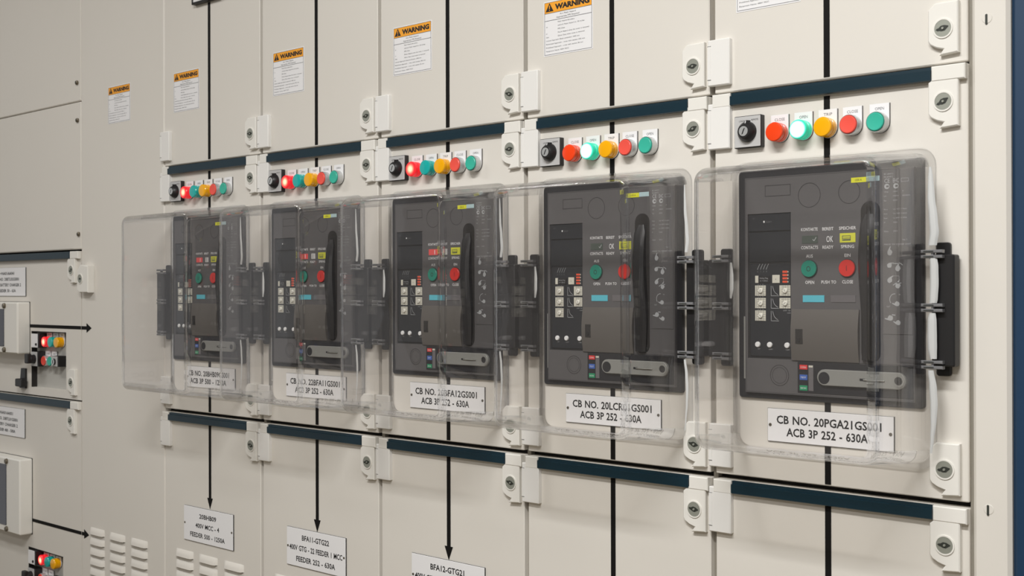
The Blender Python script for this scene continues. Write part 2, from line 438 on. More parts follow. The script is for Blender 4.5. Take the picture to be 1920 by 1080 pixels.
for D, h in ((D1, h1), (D2, h2)):
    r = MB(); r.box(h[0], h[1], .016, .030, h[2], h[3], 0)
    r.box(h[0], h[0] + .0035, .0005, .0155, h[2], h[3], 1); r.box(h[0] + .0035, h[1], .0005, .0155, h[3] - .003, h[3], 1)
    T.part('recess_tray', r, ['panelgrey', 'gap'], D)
# transport latch that straddles the joint
m = MB(); cx, cz = -2.3900, .3272
m.prism([(cx + x, cz + z) for x, z in [(-.019, -.030), (-.005, -.037), (.040, -.037), (.040, .034), (.000, .038), (-.016, .026)]], [(-.0002, 0), (-.0170, 0), (-.0190, .002)])
m.ring(cx, cz, .0118, .0138, -.0190, -.0205)
L = Thing('corner_latch', (cx, 0, cz - .037), 'cream corner latch with round lock straddling the joint beside upper battery charger door', 'latch')
P = L.part('lock_plate', m, 'lockplate')
m = MB().lathe(cx, cz, [(-.017, .0119), (-.0198, .0116)]); m.poly([(cx - .006, cz), (cx, cz - .0034), (cx + .006, cz), (cx, cz + .0034)], -.0200, 1)
L.part('lock_cylinder', m, ['lockgrey', 'lockdark'])

# right-hand end frame and blue end panel
T = Thing('switchboard_upright', (.0045, .25, -ZO), 'cream upright post between the nearest cubicle and the blue cabinet side', 'post')
P = T.part('post', MB().plate(.0046, .0556, -1.16, 1.33, .55, -.002, .005, .0), 'door')
for sz in (.6564, -.0020):
    m = MB().lathe(.0262, sz, [(-.0021, .0070), (-.0026, .0064)], 0, 20); m.prism(rr(.0238, .0270, sz - .0085, sz + .0060, .0015, 3), [(-.0026, 0), (-.0032, .0002)], 1)
    T.part('screw_hole', m, ['door', 'lockdark'], P)
single('blue_cabinet', MB().plate(.0562, .36, -1.16, 1.36, .62, .0005, .006), 'endblue', (.0562, .3, -ZO), 'dark blue cabinet side at the right edge of the switchboard', 'cabinet')

# ------------------------------------------------------------------ mimic lines
LC = [-.2068, -.2034, -.2030, -.2067, -.2092]
for k in range(5):
    c = OX[k] + LC[k]; h = .0048
    y0, y1 = -.0008, -.0001; runs = ((.6065, 1.26 if k else .9790), (.4775, .5785), (.0060, .1262), (-.1990 if k < 3 else -.95, -.0260))
    T = Thing('mimic_line', (c, 0, -.2), 'black vertical mimic line running down through the ' + WHERE[k] + ' column', 'mimic line', 'vertical mimic lines down the doors')
    for a, b_ in runs: T.part('line_segment', MB().box(c - h, c + h, y0, y1, a, b_), 'black')
    if k < 3: T.part('arrowhead', MB().prism([(c, -.2240), (c + .0110, -.1980), (c - .0110, -.1980)], [(-.0001, 0), (-.0009, 0)]), 'black')
for i, (zz, x0, x1, tip, lab) in enumerate(((.1945, -2.73, -2.3900, -2.3640, 'black horizontal mimic arrow from the upper window box to the plain section'),
                                         (-.3635, -2.72, -2.4050, -2.3790, 'black horizontal mimic arrow from the lower window box to the louvers'))):
    T = Thing('mimic_arrow', (x0, 0, zz), lab, 'mimic line', 'horizontal mimic arrows at the left')
    for a, b_ in ((x0, -2.4208), (-2.4180, x1 + .0)): T.part('line_segment', MB().box(a, b_, -.0008, -.0001, zz - .0045, zz + .0045), 'black')
    T.part('arrowhead', MB().prism([(x1, zz - .0125), (tip, zz), (x1, zz + .0125)], [(-.0001, 0), (-.0009, 0)]), 'black')

# ------------------------------------------------------------------ warning labels
def warning(x0, z1, w=.1115, h=.0975):
    T = Thing('warning_label', (x0, 0, z1 - h), 'x', 'warning label', 'orange and white warning labels')
    x1, z0 = x0 + w, z1 - h
    T.part('sheet', MB().plate(x0, x1, z0, z1, -.0001, -.0005, .0001, .001), 'plate')
    m = MB(); zb = z1 - .0215; m.sheet(x0 + .0022, x1 - .0022, zb, z1 - .0022, -.00062); T.part('header_band', m, 'orange', label='orange header band')
    m = MB(); m.frame(x0 + .0020, x1 - .0020, z0 + .0022, z1 - .0020, .0007, -.00072)
    m.sheet(x0 + .002, x1 - .002, zb - .0004, zb + .0004, -.00072); m.sheet(x0 + .002, x1 - .002, zb - .0135, zb - .0127, -.00072)
    T.part('border', m, 'greyink')
    m = MB(); zc = (zb + z1 - .0022) / 2
    m.text('WARNING', x0 + .0655, zc, .0088, -.0008, w=.0780, bold=.055)
    tx = x0 + .0140; m.poly([(tx - .0092, zc - .0068), (tx + .0092, zc - .0068), (tx, zc + .0085)], -.0008)
    m.stroke([(tx, zc + .0042), (tx, zc - .0020)], .0018, -.0009, 1); m.poly(circ(tx, zc - .0044, .0010, 8), -.0009, 1)
    T.part('heading', m, ['ink', 'orange'])
    m = MB()
    m.text('Arc Flash Hazard', x0 + w / 2, zb - .0040, .0026, -.0008, w=.036); m.text('Appropriate PPE Required', x0 + w / 2, zb - .0092, .0026, -.0008, w=.052)
    z = zb - .0175
    for a, t, ww in (('', 'Flash Hazard Boundary', .038), ('cm', 'cal/cm2 Flash Hazard at 18 inches', .060), ('', 'PPE Class', .016), ('kV', 'Shock Hazard when the cover is removed', .070), ('Glove', 'Glove Class when cover is removed', .060)):
        if a: m.text(a, x0 + .006, z, .0022, -.0008, align='L')
        m.text(t, x0 + .033, z, .0022, -.0008, w=ww, align='L'); z -= .0062
    for t, ww in (('Limited Approach (fixed conductor) 1000 mm', .076), ('Restricted Approach - cross with caution 305 mm', .088), ('Prohibited Approach - cross with caution 26 mm', .084), ('Equipment Name: 400V MCC', .052)):
        m.text(t, x0 + .006, z, .0022, -.0008, w=ww, align='L'); z -= .0062
    T.part('small_print', m, 'greyink')
    return T
w0 = warning(OX[3] - .3592, .8065); w0.root['label'] = 'orange and white warning label cut by top edge, above second covered breaker from right'
bx, bz = OX[3] - .3592, .8065
for (x, z, lab) in ((OX[0] - .3605, .8290, 'orange and white warning label on the upper door above the leftmost covered breaker'),
                    (OX[1] - .3570, .8245, 'orange and white warning label above the second covered breaker from the left'),
                    (OX[2] - .3580, .8205, 'orange and white warning label above the middle covered breaker'),
                    (OX[4] - .3630, .8225, 'warning label above the rightmost covered breaker, only its lower edge in view'),
                    (-2.2745, .8310, 'orange and white warning label on the plain cream section, leftmost of all')):
    dup(w0.root, x - bx, z - bz, lab)

# ------------------------------------------------------------------ engraved nameplates
def nameplate(x0, x1, z0, z1, lines, label, group, yb=0.0, screws=True, cat='nameplate'):
    T = Thing('nameplate', (x0, yb, z0), label, cat, group)
    T.part('plate', MB().plate(x0, x1, z0, z1, yb - .0001, yb - .0030, .0004, .0008), ['plate', 'plate'])
    # black core that shows round the edge
    T.part('plate_core', MB().box(x0 - .0004, x1 + .0008, yb - .0022, yb - .0002, z0 - .0006, z1 + .0003), 'ink')
    m = MB()
    for t, cx, cz, h, w in lines: m.text(t, cx, cz, h, yb - .0032, w=w, bold=.022)
    T.part('lettering', m, 'ink')
    if screws:
        zc = (z0 + z1) / 2
        for sx in (x0 + .0045, x1 - .0045):
            T.part('screw', MB().lathe(sx, zc, [(yb - .0030, .0026), (yb - .0040, .0022)], 0, 12).box(sx - .0018, sx + .0018, yb - .0042, yb - .0041, zc - .0003, zc + .0003, 1), ['screw', 'lockdark'])
    return T
AMP = ['ACB 3P 500-1250A', 'ACB 3P 252-630A', 'ACB 3P 252-630A', 'ACB 3P 252-630A', 'ACB 3P 252-630A']
for k in range(5):
    o = OX[k]; d = [.004, .001, .001, 0, 0][k]
    nameplate(o - .3080 + (.008 if k == 0 else 0), o - .1065 + d, .0628, .1125,
              [('CB NO. ' + CODE[k], o - .2085, .0965, .0120, .168), (AMP[k].replace('-', ' - '), o - .2105, .0783, .0120, .131 if k else .150)],
              'white nameplate reading CB NO. ' + CODE[k] + ' under the ' + WHERE[k], 'breaker number plates')
nameplate(OX[0] - .3145, OX[0] - .1105, -.3085, -.2260, [('20BHB09', OX[0] - .2130, -.2455, .0105, .070), ('400V MCC - 4', OX[0] - .2150, -.2685, .0105, .098), ('FEEDER 500 - 1250A', OX[0] - .2150, -.2915, .0105, .144)],
          'white nameplate reading 20BHB09 400V MCC-4 on the lower door above louvers', 'feeder plates on the lower doors')
nameplate(OX[1] - .3068, OX[1] - .1073, -.3070, -.2245, [('BFA11-GTG22', OX[1] - .2070, -.2430, .0110, .092), ('400V GTG - 22 FEEDER 1 MCC', OX[1] - .2070, -.2665, .0110, .180), ('FEEDER 252 - 630A', OX[1] - .2070, -.2900, .0110, .132)],
          'white nameplate reading BFA11-GTG22 on the second lower door', 'feeder plates on the lower doors')
nameplate(OX[2] - .3048, OX[2] - .1065, -.3070, -.2245, [('BFA12-GTG21', OX[2] - .2050, -.2430, .0110, .092), ('400V GTG - 21 FEEDER 1 MCC', OX[2] - .2050, -.2665, .0110, .180), ('FEEDER 252 - 630A', OX[2] - .2050, -.2900, .0110, .132)],
          'white nameplate reading BFA12-GTG21 at the bottom edge of the picture', 'feeder plates on the lower doors')
nameplate(-2.9600, -2.7395, .2805, .3635, [('+NA01AA041', -2.8540, .3470, .0085, .090), ('CB NO. 20BTL02GS001', -2.8540, .3300, .0085, .150), ("400V'S BATTERY CHARGER 2", -2.8540, .3130, .0085, .175), ('FEEDER 50 - 63A', -2.8540, .2960, .0085, .110)],
          'white battery charger feeder nameplate above the upper window box', 'battery charger plates', screws=False)
nameplate(-2.9700, -2.7465, -.1320, -.0490, [('+NA01AA051', -2.8640, -.0660, .0085, .090), ('CB NO. 20BTL01GS001', -2.8640, -.0830, .0085, .150), ('BATTERY CHARGER 2', -2.8640, -.1000, .0085, .150), ('FEEDER 400 - 500A', -2.8640, -.1170, .0085, .120)],
          'white battery charger feeder nameplate above the lower window box', 'battery charger plates', screws=False)
T = Thing('framed_sign', (OX[0] - .206, 0, .98), 'black framed sign, lower corner showing at top edge over leftmost mimic line', 'sign')
m = MB(); x0, x1, z0, z1 = OX[0] - .2640, OX[0] - .1480, .9800, 1.0500
for a in ((x0, x1, z0, z0 + .005), (x0, x1, z1 - .005, z1), (x0, x0 + .005, z0 + .005, z1 - .005), (x1 - .005, x1, z0 + .005, z1 - .005)): m.plate(*a, -.0001, -.012, .001)
T.part('frame', m, 'blackpl'); T.part('face', MB().box(x0 + .0045, x1 - .0045, -.010, -.0001, z0 + .0045, z1 - .0045), 'plate')

# ------------------------------------------------------------------ switches, lamps, push buttons
def key_switch(x0, x1, z0, z1, label, yb=0.0):
    T = Thing('key_switch', ((x0 + x1) / 2, yb, z0), label, 'key switch', 'local-remote key switches')
    cx, cz = (x0 + x1) / 2 + .0005, (z0 + z1) / 2 - .0005; y = yb - .0100
    T.part('body', MB().plate(x0, x1, z0, z1, yb - .0001, y, .0008, .0015), 'blackpl')
    T.part('face_plate', MB().plate(x0 + .0010, x1 - .0012, z0 + .0012, z1 - .0010, y, y - .0008, .0002, .001), 'silver')
    T.part('knob', MB().lathe(cx, cz, [(y - .0008, .0158), (y - .0060, .0150), (y - .0120, .0112), (y - .0132, .0100)]).prism([(cx - .0035, cz + .008), (cx + .0055, cz + .010), (cx + .0048, cz + .0175), (cx + .0008, cz + .0172)], [(y - .0008, 0), (y - .0110, .0008)]), 'blackpl')
    m = MB().lathe(cx, cz, [(y - .0125, .0078), (y - .0140, .0076)])
    m.poly([(cx - .0030, cz - .0050), (cx - .0008, cz - .0042), (cx + .0028, cz + .0040), (cx + .0022, cz + .0052), (cx - .0002, cz + .0022)], y - .0142, 1)
    m.poly([(cx + .0008, cz + .0120), (cx + .0026, cz + .0122), (cx + .0034, cz + .0160), (cx + .0022, cz + .0160)], y - .0113, 2)
    T.part('key_cylinder', m, ['bezel', 'ink', 'white'])
    m = MB(); m.text('LOCAL', cx - .0100, z1 - .0078, .0026, y - .0010, w=.010); m.text('REMOTE', cx + .0125, z1 - .0072, .0026, y - .0010, w=.0120)
    T.part('lettering', m, 'ink')
    return T
def u_plate(cx, cz, zt, hw, n=14):
    pts = [(cx + hw, zt), (cx - hw, zt)]
    for i in range(n + 1):
        a = PI + PI * i / n; pts.append((cx + hw * math.cos(a), cz + hw * math.sin(a)))
    return pts
def legend(T, cx, cz, word, yb=0.0, up=.0272):
    zt = cz + up
    P = T.part('legend_plate', MB().prism(u_plate(cx, cz, zt, .0148), [(yb - .0016, 0), (yb - .0034, 0), (yb - .0037, .0003)]), 'plate')
    T.part('gasket', MB().prism(u_plate(cx, cz, zt, .0152), [(yb - .0001, 0), (yb - .0017, 0)]), 'blackpl')
    T.part('lettering', MB().text(word, cx + .0005, zt - .0072, .0042, yb - .0039, w=.0034 * len(word)), 'greyink', P)
def lamp(cx, cz, word, lens, label, group, yb=0.0):
    T = Thing('indicator_lamp', (cx, yb, cz), label, 'indicator lamp', group)
    legend(T, cx, cz, word, yb)
    T.part('lens', MB().lathe(cx, cz, [(yb - .0036, .0146), (yb - .0110, .0146), (yb - .0114, .0138), (yb - .0130, .0138), (yb - .0134, .0146), (yb - .0200, .0145), (yb - .0216, .0134), (yb - .0220, .0120)], 0, 32), lens)
    return T
def button(cx, cz, word, cap, label, group, yb=0.0):
    T = Thing('push_button', (cx, yb, cz), label, 'push button', group)
    legend(T, cx, cz, word, yb)
    T.part('bezel', MB().lathe(cx, cz, [(yb - .0036, .0149), (yb - .0150, .0149), (yb - .0166, .0140), (yb - .0150, .0128)], 0, 32), 'bezel')
    T.part('cap', MB().lathe(cx, cz, [(yb - .0140, .0128), (yb - .0178, .0128), (yb - .0186, .0118), (yb - .0180, .0060)], 0, 32), cap)
    return T
ROW = 'in row above '
for k in range(5):
    o = OX[k]; wh = WHERE[k]
    key_switch(o - .3612, o - .3135, .5120, .5615, 'silver and black local-remote key switch above the ' + wh)
    zc = .5310; xs = [o - .2858, o - .2460, o - .2063, o - .1675, o - .1262]
    if k < 3:
        lamp(xs[0], zc, 'CLOSE', 'litred', 'glowing red CLOSE lamp ' + ROW + wh, 'lit red lamps')
        lamp(xs[1], zc, 'OPEN', 'greenlens', 'unlit teal OPEN lamp ' + ROW + wh, 'unlit teal lamps')
    else:
        lamp(xs[0], zc, 'CLOSE', 'redlens', 'unlit red-orange CLOSE lamp ' + ROW + wh, 'unlit red lamps')
        lamp(xs[1], zc, 'OPEN', 'litgreen', 'glowing green OPEN lamp ' + ROW + wh, 'lit green lamps')
    lamp(xs[2], zc, 'TRIP', 'yellowlens', 'amber TRIP lamp ' + ROW + wh, 'amber lamps')
    button(xs[3], zc, 'CLOSE', 'redcap', 'red CLOSE push button ' + ROW + wh, 'red push buttons')
    button(xs[4], zc, 'OPEN', 'greencap', 'green OPEN push button ' + ROW + wh, 'green push buttons')

# ------------------------------------------------------------------ the air circuit breakers
def breaker(k, o):
    y = -.0120
    T = Thing('circuit_breaker', (o - .2085, 0, .1265), 'dark grey air circuit breaker behind clear cover, ' + WHERE[k], 'circuit breaker', 'air circuit breakers')
    def X(*a): return [v + o for v in a]
    T.part('sealing_frame', MB().plate(o - .3565, o - .0605, .1268, .4766, -.0001, -.0060, .0015, .0050), 'frameblk')
    m = MB()
    for a in ((-.3412, -.0715, .4092, .4645), (-.2626, -.0715, .1360, .4092), (-.3412, -.2626, .1360, .1885), (-.3412, -.3368, .1885, .4092)):
        m.box(o + a[0], o + a[1], y, -.0059, a[2], a[3])
    H = T.part('housing', m, 'housing', smooth=False)
    m = MB(); yy = y - .0002
    m.frame(o - .3062, o - .2628, .4345, .4515, .0009, yy)
    def cline(cx, cz, r, w=.0009):
        n = 40; pts = [(o + cx + r * math.cos(2 * PI * i / n), cz + r * math.sin(2 * PI * i / n)) for i in range(n + 1)]; m.stroke(pts, w, yy)
    cline(-.2320, .4330, .0180); cline(-.1684, .4340, .0165); cline(-.2822, .1640, .0155); cline(-.2822, .1640, .0120, .0006)
    m.frame(o - .3400, o - .0725, .1372, .4633, .0005, yy); m.sheet(o - .2622, o - .0720, .1868, .1874, yy)
    T.part('engraving', m, 'line', H)
    # rating sticker
    T.part('yellow_sticker', MB().box(o - .1653, o - .1420, y - .0003, y, .4470, .4542), 'yellowlab', H)
    T.part('cyan_sticker', MB().box(o - .1418, o - .1222, y - .0003, y, .4475, .4548), 'palecyan', H)
    m = MB(); m.text('1250 A', o - .1540, .4506, .0030, y - .0005, w=.010); T.part('sticker_print', m, 'ink', H)
    # electronic trip unit
    m = MB(); m.box(o - .3368, o - .2626, -.0090, -.0059, .1885, .4092); TU = T.part('trip_unit', m, 'trip')
    m = MB().plate(o - .3355, o - .2634, .3820, .4080, -.0089, -.0112, .0010, .001); m.plate(o - .3355, o - .2634, .3350, .3805, -.0089, -.0102, .0008, .001)
    T.part('display_flap', m, 'trip2', TU)
    T.part('status_light', MB().box(o - .3094, o - .3072, -.0118, -.0110, .3952, .3980), 'white', TU)
    m = MB(); m.text('READY', o - .3000, .3962, .0026, -.0114, w=.010); m.text('ETU', o - .3260, .4020, .0022, -.0114)
    T.part('display_print', m, 'greyink', TU)
    T.part('setting_panel', MB().plate(o - .3330, o - .2632, .1915, .3325, -.0089, -.0112, .0010, .0012), 'trip2', TU)
    yp = -.0114
    m = MB()
    for i in range(4):
        x = o - .3200 + i * .0050; m.stroke([(x, .3240), (x + .0012, .3268), (x + .0042, .3325)], .0007, yp); m.text('L123'[i], x + .0006, .3208, .0018, yp)
    for cz in (.2918, .2728, .2538):
        m.stroke([(o - .2965, cz + .0072), (o - .2965, cz - .0078), (o - .2835, cz - .0078)], .0007, yp)
        m.stroke([(o - .2940, cz + .0068), (o - .2915, cz - .0010), (o - .2880, cz - .0045), (o - .2850, cz - .0060)], .0007, yp)
        m.text('t r =', o - .3145, cz + .0096, .0016, yp, w=.010)
    for q in range(3): m.text(('Tripped I >', 'QUERY  TEST', 'CLEAR')[q], o - .2635, .2655 - q * .0036, .0017, yp, align='R')
    for i, t in enumerate(('TEST', 'QUERY', 'CLEAR')): m.text(t, o + (-.3180, -.2975, -.2690)[i], .2030, .0018, yp)
    T.part('panel_print', m, 'dimprint', TU)
    m = MB(); m.plate(o - .3236, o - .3180, .3036, .3146, yp, yp - .0012, .0003, mi=0); m.plate(o - .3176, o - .2984, .3036, .3140, yp, yp - .0015, .0003, mi=1)
    m.text('Rating Plug', o - .3080, .3108, .0020, yp - .0017, w=.014, mi=2); m.text('In = 630 A', o - .3080, .3068, .0020, yp - .0017, w=.013, mi=2)
    m.plate(o - .2940, o - .2815, .3032, .3155, yp, yp - .0012, .0003); m.text('x', o - .2878, .3094, .0028, yp - .0014, mi=1)
    T.part('rating_plug', m, ['dial', 'blackpl', 'dimprint'], TU)
    m = MB()
    for i in range(4): m.sheet(o - .2772, o - .2690, .3186 - i * .0050, .3218 - i * .0050, yp, 0); m.sheet(o - .2686, o - .2672, .3190 - i * .0050, .3212 - i * .0050, yp, 1)
    T.part('level_marks', m, ['dash', 'dial'], TU)
    for cx, cz in ((-.3147, .2918), (-.3147, .2728), (-.3147, .2538), (-.2728, .2918), (-.2728, .2728)):
        m = MB(); m.plate(o + cx - .0092, o + cx + .0092, cz - .0079, cz + .0079, yp, yp - .0008, .0002)
        if cx < -.3: m.box(o + cx - .0066, o + cx - .0062, yp - .0010, yp - .0008, cz - .0079, cz + .0079, 1)
        for q in (-.0052, -.0016, .0020, .0056): m.sheet(o + cx - .0058, o + cx + .0090, cz + q - .0002, cz + q + .0002, yp - .0009, 1)
        for q in (-.003, .001, .0055): m.sheet(o + cx + q - .0002, o + cx + q + .0002, cz - .0078, cz + .0078, yp - .0009, 1)
        m.lathe(o + cx + .0010, cz, [(yp - .0008, .0038), (yp - .0030, .0036), (yp - .0034, .0030)], 2, 14)
        a = random.uniform(0, 3); m.stroke([(o + cx + .001 - .002 * math.cos(a), cz - .002 * math.sin(a)), (o + cx + .001 + .002 * math.cos(a), cz + .002 * math.sin(a))], .0007, yp - .0035, 1)
        T.part('setting_dial', m, ['dial', 'greyink', 'dialknob'], TU)
    for cx in (-.3193, -.2987, -.2692):
        T.part('test_button', MB().lathe(o + cx, .2096, [(yp, .0044), (yp - .0020, .0042), (yp - .0028, .0034)], 0, 20), 'white', TU)
    T.part('side_tag', MB().plate(o - .3468, o - .3418, .1560, .2520, -.0060, -.0075, .0003), 'crank', H)
    # wording and flags
    m = MB(); h = .0046
    for t, cx, cz, w in (('KONTAKTE', -.2319, .3824, .0270), ('BEREIT', -.2021, .3822, .0178), ('SPEICHER', -.1713, .3822, .0262), ('CONTACTS', -.2317, .3555, .0275), ('READY', -.2021, .3553, .0172), ('SPRING', -.1713, .3555, .0205),
                         ('AUS', -.2319, .3428, .0110), ('EIN', -.1713, .3428, .0092), ('OPEN', -.2316, .3040, .0145), ('PUSH TO', -.2010, .3042, .0235), ('CLOSE', -.1713, .3044, .0168)):
        m.text(t, o + cx, cz, h, yy, w=w, bold=.006)
    T.part('lettering', m, 'white', H)
    opn = k >= 3
    m = MB(); m.plate(o - .2440, o - .2184, .3615, .3730, y, y - .0006, .0002)
    if opn: m.stroke([(o - .2262, .3672), (o - .2240, .3650), (o - .2205, .3705)], .0010, y - .0008, 1); T.part('contact_flag', m, ['flagdark', 'dimprint'], H)
    else: m.stroke([(o - .2270, .3630), (o - .2270, .3715)], .0016, y - .0008, 1); T.part('contact_flag', m, ['flagred', 'white'], H)
    m = MB()
    if opn: m.plate(o - .2085, o - .1925, .3615, .3730, y, y - .0003, .0001); m.text('OK', o - .1990, .3672, .0090, y - .0006, w=.0105, mi=1, bold=.0); T.part('ready_flag', m, ['housing', 'white'], H)
    else: m.plate(o - .2065, o - .1935, .3615, .3730, y, y - .0006, .0002); m.stroke([(o - .2010, .3625), (o - .2010, .3720)], .0012, y - .0008, 1); T.part('ready_flag', m, ['flagwhite', 'flagdark'], H)
    m = MB(); m.plate(o - .1832, o - .1588, .3612, .3748, y, y - .0006, .0002)
    m.frame(o - .1795, o - .1660, .3640, .3712, .0008, y - .0008, 1); m.sheet(o - .1795, o - .1660, .3672, .3680, y - .0008, 1); m.sheet(o - .1780, o - .1665, .3648, .3660, y - .0008, 1)
    T.part('spring_flag', m, ['flagyellow', 'flagdark'], H)
    for nm, cx, mt, g in (('open_button', -.2319, 'breakgreen', 'O'), ('close_button', -.1713, 'breakred', 'I')):
        m = MB(); m.ring(o + cx, .3240, .0126, .0134, y, y - .0008, 1); m.lathe(o + cx, .3240, [(y, .0124), (y - .0030, .0124), (y - .0036, .0118)], 0, 32); m.text(g, o + cx, .3240, .0080, y - .0038, mi=1, w=.007 if g == 'O' else .0009)
        T.part(nm, m, [mt, 'line'])
    T.part('cyan_nameplate', MB().plate(o - .2428, o - .2080, .2745, .2848, y, y - .0008, .0002), 'cyan', H)
    T.part('grey_nameplate', MB().plate(o - .1975, o - .1588, .2745, .2848, y, y - .0008, .0002), 'greylabel', H)
    # bulged lower front
    m = MB(); n = 14; z0, z1 = .1878, .2640; vs = []
    for i in range(n + 1):
        a = i / n; z = z1 - (z1 - z0) * a; yb_ = y - .0010 - .0058 * math.sin(PI * min(1, a * .9 + .05)) ** .8
        vs += [(o - .2600, yb_, z), (o - .1528, yb_, z)]
    fs = [(2 * i, 2 * i + 1, 2 * i + 3, 2 * i + 2) for i in range(n)]; b0 = len(vs)
    vs += [(o - .2600, y, z1), (o - .1528, y, z1), (o - .2600, y, z0), (o - .1528, y, z0)]
    fs += [(0, b0, b0 + 1, 1), (2 * n, 2 * n + 1, b0 + 3, b0 + 2), tuple([b0 + 2, b0] + [2 * i for i in range(n + 1)]), tuple([b0 + 3, b0 + 1] + [2 * i + 1 for i in range(n + 1)])]
    m.add(vs, fs); FL = T.part('front_bulge', m, 'housing2')
    m = MB(); m.plate(o - .2520, o - .2400, .2128, .2348, y - .004, y - .0072, .0004); m.box(o - .2480, o - .2440, y - .0082, y - .0072, .2160, .2215, 1)
    T.part('lock_slot', m, ['gap', 'blackpl'], FL)
    # charging lever in its well
    T.part('lever_well', MB().prism(rr(o - .1505, o - .1215, .1885, .4195, .0140, 6), [(y, 0), (y - .0008, .0001)]), 'gap')
    m = MB(); n = 16; vs = []
    for i in range(n + 1):
        a = i / n; z = .4010 - .2090 * a; wv = .0105 + .0012 * math.sin(PI * a)
        xc = o - .1375 - .0022 * math.sin(2 * PI * a); d = .0030 + .0095 * math.sin(PI * (a ** .8)) + .003 * a
        if i == 0: wv *= .55; d *= .6
        for fx, fy in ((-1, .0), (-1, .6), (-.55, 1), (.55, 1), (1, .6), (1, .0)): vs.append((xc + wv * fx, y - .0006 - d * fy, z))
    fs = []
    for i in range(n):
        for j in range(6):
            jj = (j + 1) % 6; fs.append((i * 6 + j, i * 6 + jj, (i + 1) * 6 + jj, (i + 1) * 6 + j))
    fs += [tuple(range(5, -1, -1)), tuple(n * 6 + j for j in range(6))]
    m.add(vs, fs); T.part('charging_lever', m, 'blackpl')
    # rating information
    T.part('rating_plate', MB().plate(o - .1168, o - .0745, .2300, .4610, y, y - .0008, .0002), 'greylabel' if False else 'housing', H)
    m = MB(); yr = y - .0010; rnd = random.Random(3)
    m.text('IEC 60947-2', o - .1150, .4560, .0022, yr, align='L'); m.text('EN 60947-2', o - .1150, .4520, .0022, yr, align='L')
    m.text('CE', o - .1105, .4465, .0060, yr, w=.0080); m.text('EHC', o - .0975, .4465, .0060, yr, w=.0085); m.frame(o - .0900, o - .0790, .4440, .4490, .0004, yr)
    for cx in (-.1108, -.0975):
        m.poly(circ(o + cx, .4385, .0038, 18), yr); m.poly([(o + cx - .001, .4398), (o + cx + .003, .4398), (o + cx + .003, .4372), (o + cx - .001, .4372)], yr - .0002, 1)
    z = .4310
    for i, row in enumerate((('Uimp', '12kV', 'f'), ('Ui', '1000V', '50/60Hz'), ('Iu', '630A'), (), ('Icu', 'Ue 415 V', '66kA'), ('Ics', 'Ue 500 V', '66kA'), ('Icw', '1s 690 V', '50kA'), ('P', '55kA'), (), ('Date', '2015'), (), ('', '', 'No 1'), ('MADE TO ORDER UNIT',))):
        for j, t in enumerate(row):
            if t: m.text(t, o - .1150 + j * .0135, z, .0021, yr, align='L', w=.0016 * len(t) if len(t) < 12 else .0390)
        z -= .0062
    # hand symbols
    def hand(cx, cz, rot, s=1.0):
        c, s_ = math.cos(rot), math.sin(rot)
        P = [(-.0050, -.0010), (-.0030, -.0042), (.0030, -.0045), (.0052, -.0010), (.0055, .0020), (.0105, .0030), (.0105, .0045), (.0040, .0050), (-.0010, .0048), (-.0045, .0025)]
        m.poly([(o + cx + s * (x * c - zz * s_) * .75, cz + s * (x * s_ + zz * c) * .8) for x, zz in P], yr)
    hand(-.1068, .3450, 1.1); m.text('1', o - .0940, .3540, .0030, yr)
    hand(-.1075, .3270, .1, .9); hand(-.0950, .3225, .9); m.stroke([(o - .1040, .3295), (o - .0905, .3295), (o - .0880, .3270)], .0012, yr)
    hand(-.1070, .3060, .5, .95); hand(-.0950, .2985, .9); m.stroke([(o - .1010, .3120), (o - .0930, .3120), (o - .0930, .3040)], .0004, yr); m.stroke([(o - .1020, .2990), (o - .0970, .3025), (o - .0900, .3020)], .0012, yr)
    n = 12; m.stroke([(o - .1000 + .0070 * math.cos(1.4 + 2.4 * i / n), .2790 + .0080 * math.sin(1.4 + 2.4 * i / n)) for i in range(n + 1)], .0009, yr)
    hand(-.0960, .2730, 2.7, .9); m.text('OUT', o - .1090, .2690, .0020, yr); m.text('IN', o - .0925, .2860, .0020, yr)
    hand(-.1060, .2530, 2.9); hand(-.0945, .2465, 2.6, .9); m.stroke([(o - .1040, .2575), (o - .0990, .2570)], .0014, yr)
    T.part('rating_print', m, ['dimprint', 'housing'], H)
    # racking section
    RK = T.part('racking_panel', MB().plate(o - .2515, o - .0735, .1400, .1860, y, y - .0010, .0003), 'frameblk')
    for nm, a, b_, mt, wd in (('red_tag', .1747, .1815, 'tagred', 'CONN'), ('blue_tag', .1590, .1670, 'tagblue', 'TEST'), ('green_tag', .1434, .1510, 'taggreen', 'DISCON')):
        q = MB(); q.plate(o - .2480, o - .2352, a, b_, y - .0010, y - .0018, .0003); q.text(wd, o - .2416, (a + b_) / 2, .0024, y - .0020, mi=1, w=.009); T.part(nm, q, [mt, 'white'], RK)
    q = MB(); q.plate(o - .2335, o - .2255, .1434, .1815, y - .0010, y - .0016, .0002); q.sheet(o - .2330, o - .2262, .1782, .1810, y - .0018, 1)
    T.part('position_indicator', q, ['greylabel', 'dial'], RK)
    yk = y - .0010
    CR = T.part('crank_handle', MB().prism(rr(o - .2172, o - .0820, .1528, .1765, .0118, 8), [(yk, 0), (yk - .0045, 0), (yk - .0055, .0010)]), 'crank')
    q = MB(); q.lathe(o - .2058, .1640, [(yk - .0054, .0090), (yk - .0058, .0088)], 0, 24); q.ring(o - .0920, .1648, .0060, .0085, yk - .0054, yk - .0064, 1); q.lathe(o - .0920, .1648, [(yk - .0054, .0058), (yk - .0057, .0056)], 0, 20)
    q.plate(o - .1500, o - .1420, .1625, .1660, yk - .0054, yk - .0060, .0002)
    T.part('crank_bores', q, ['frameblk', 'crank'], CR)
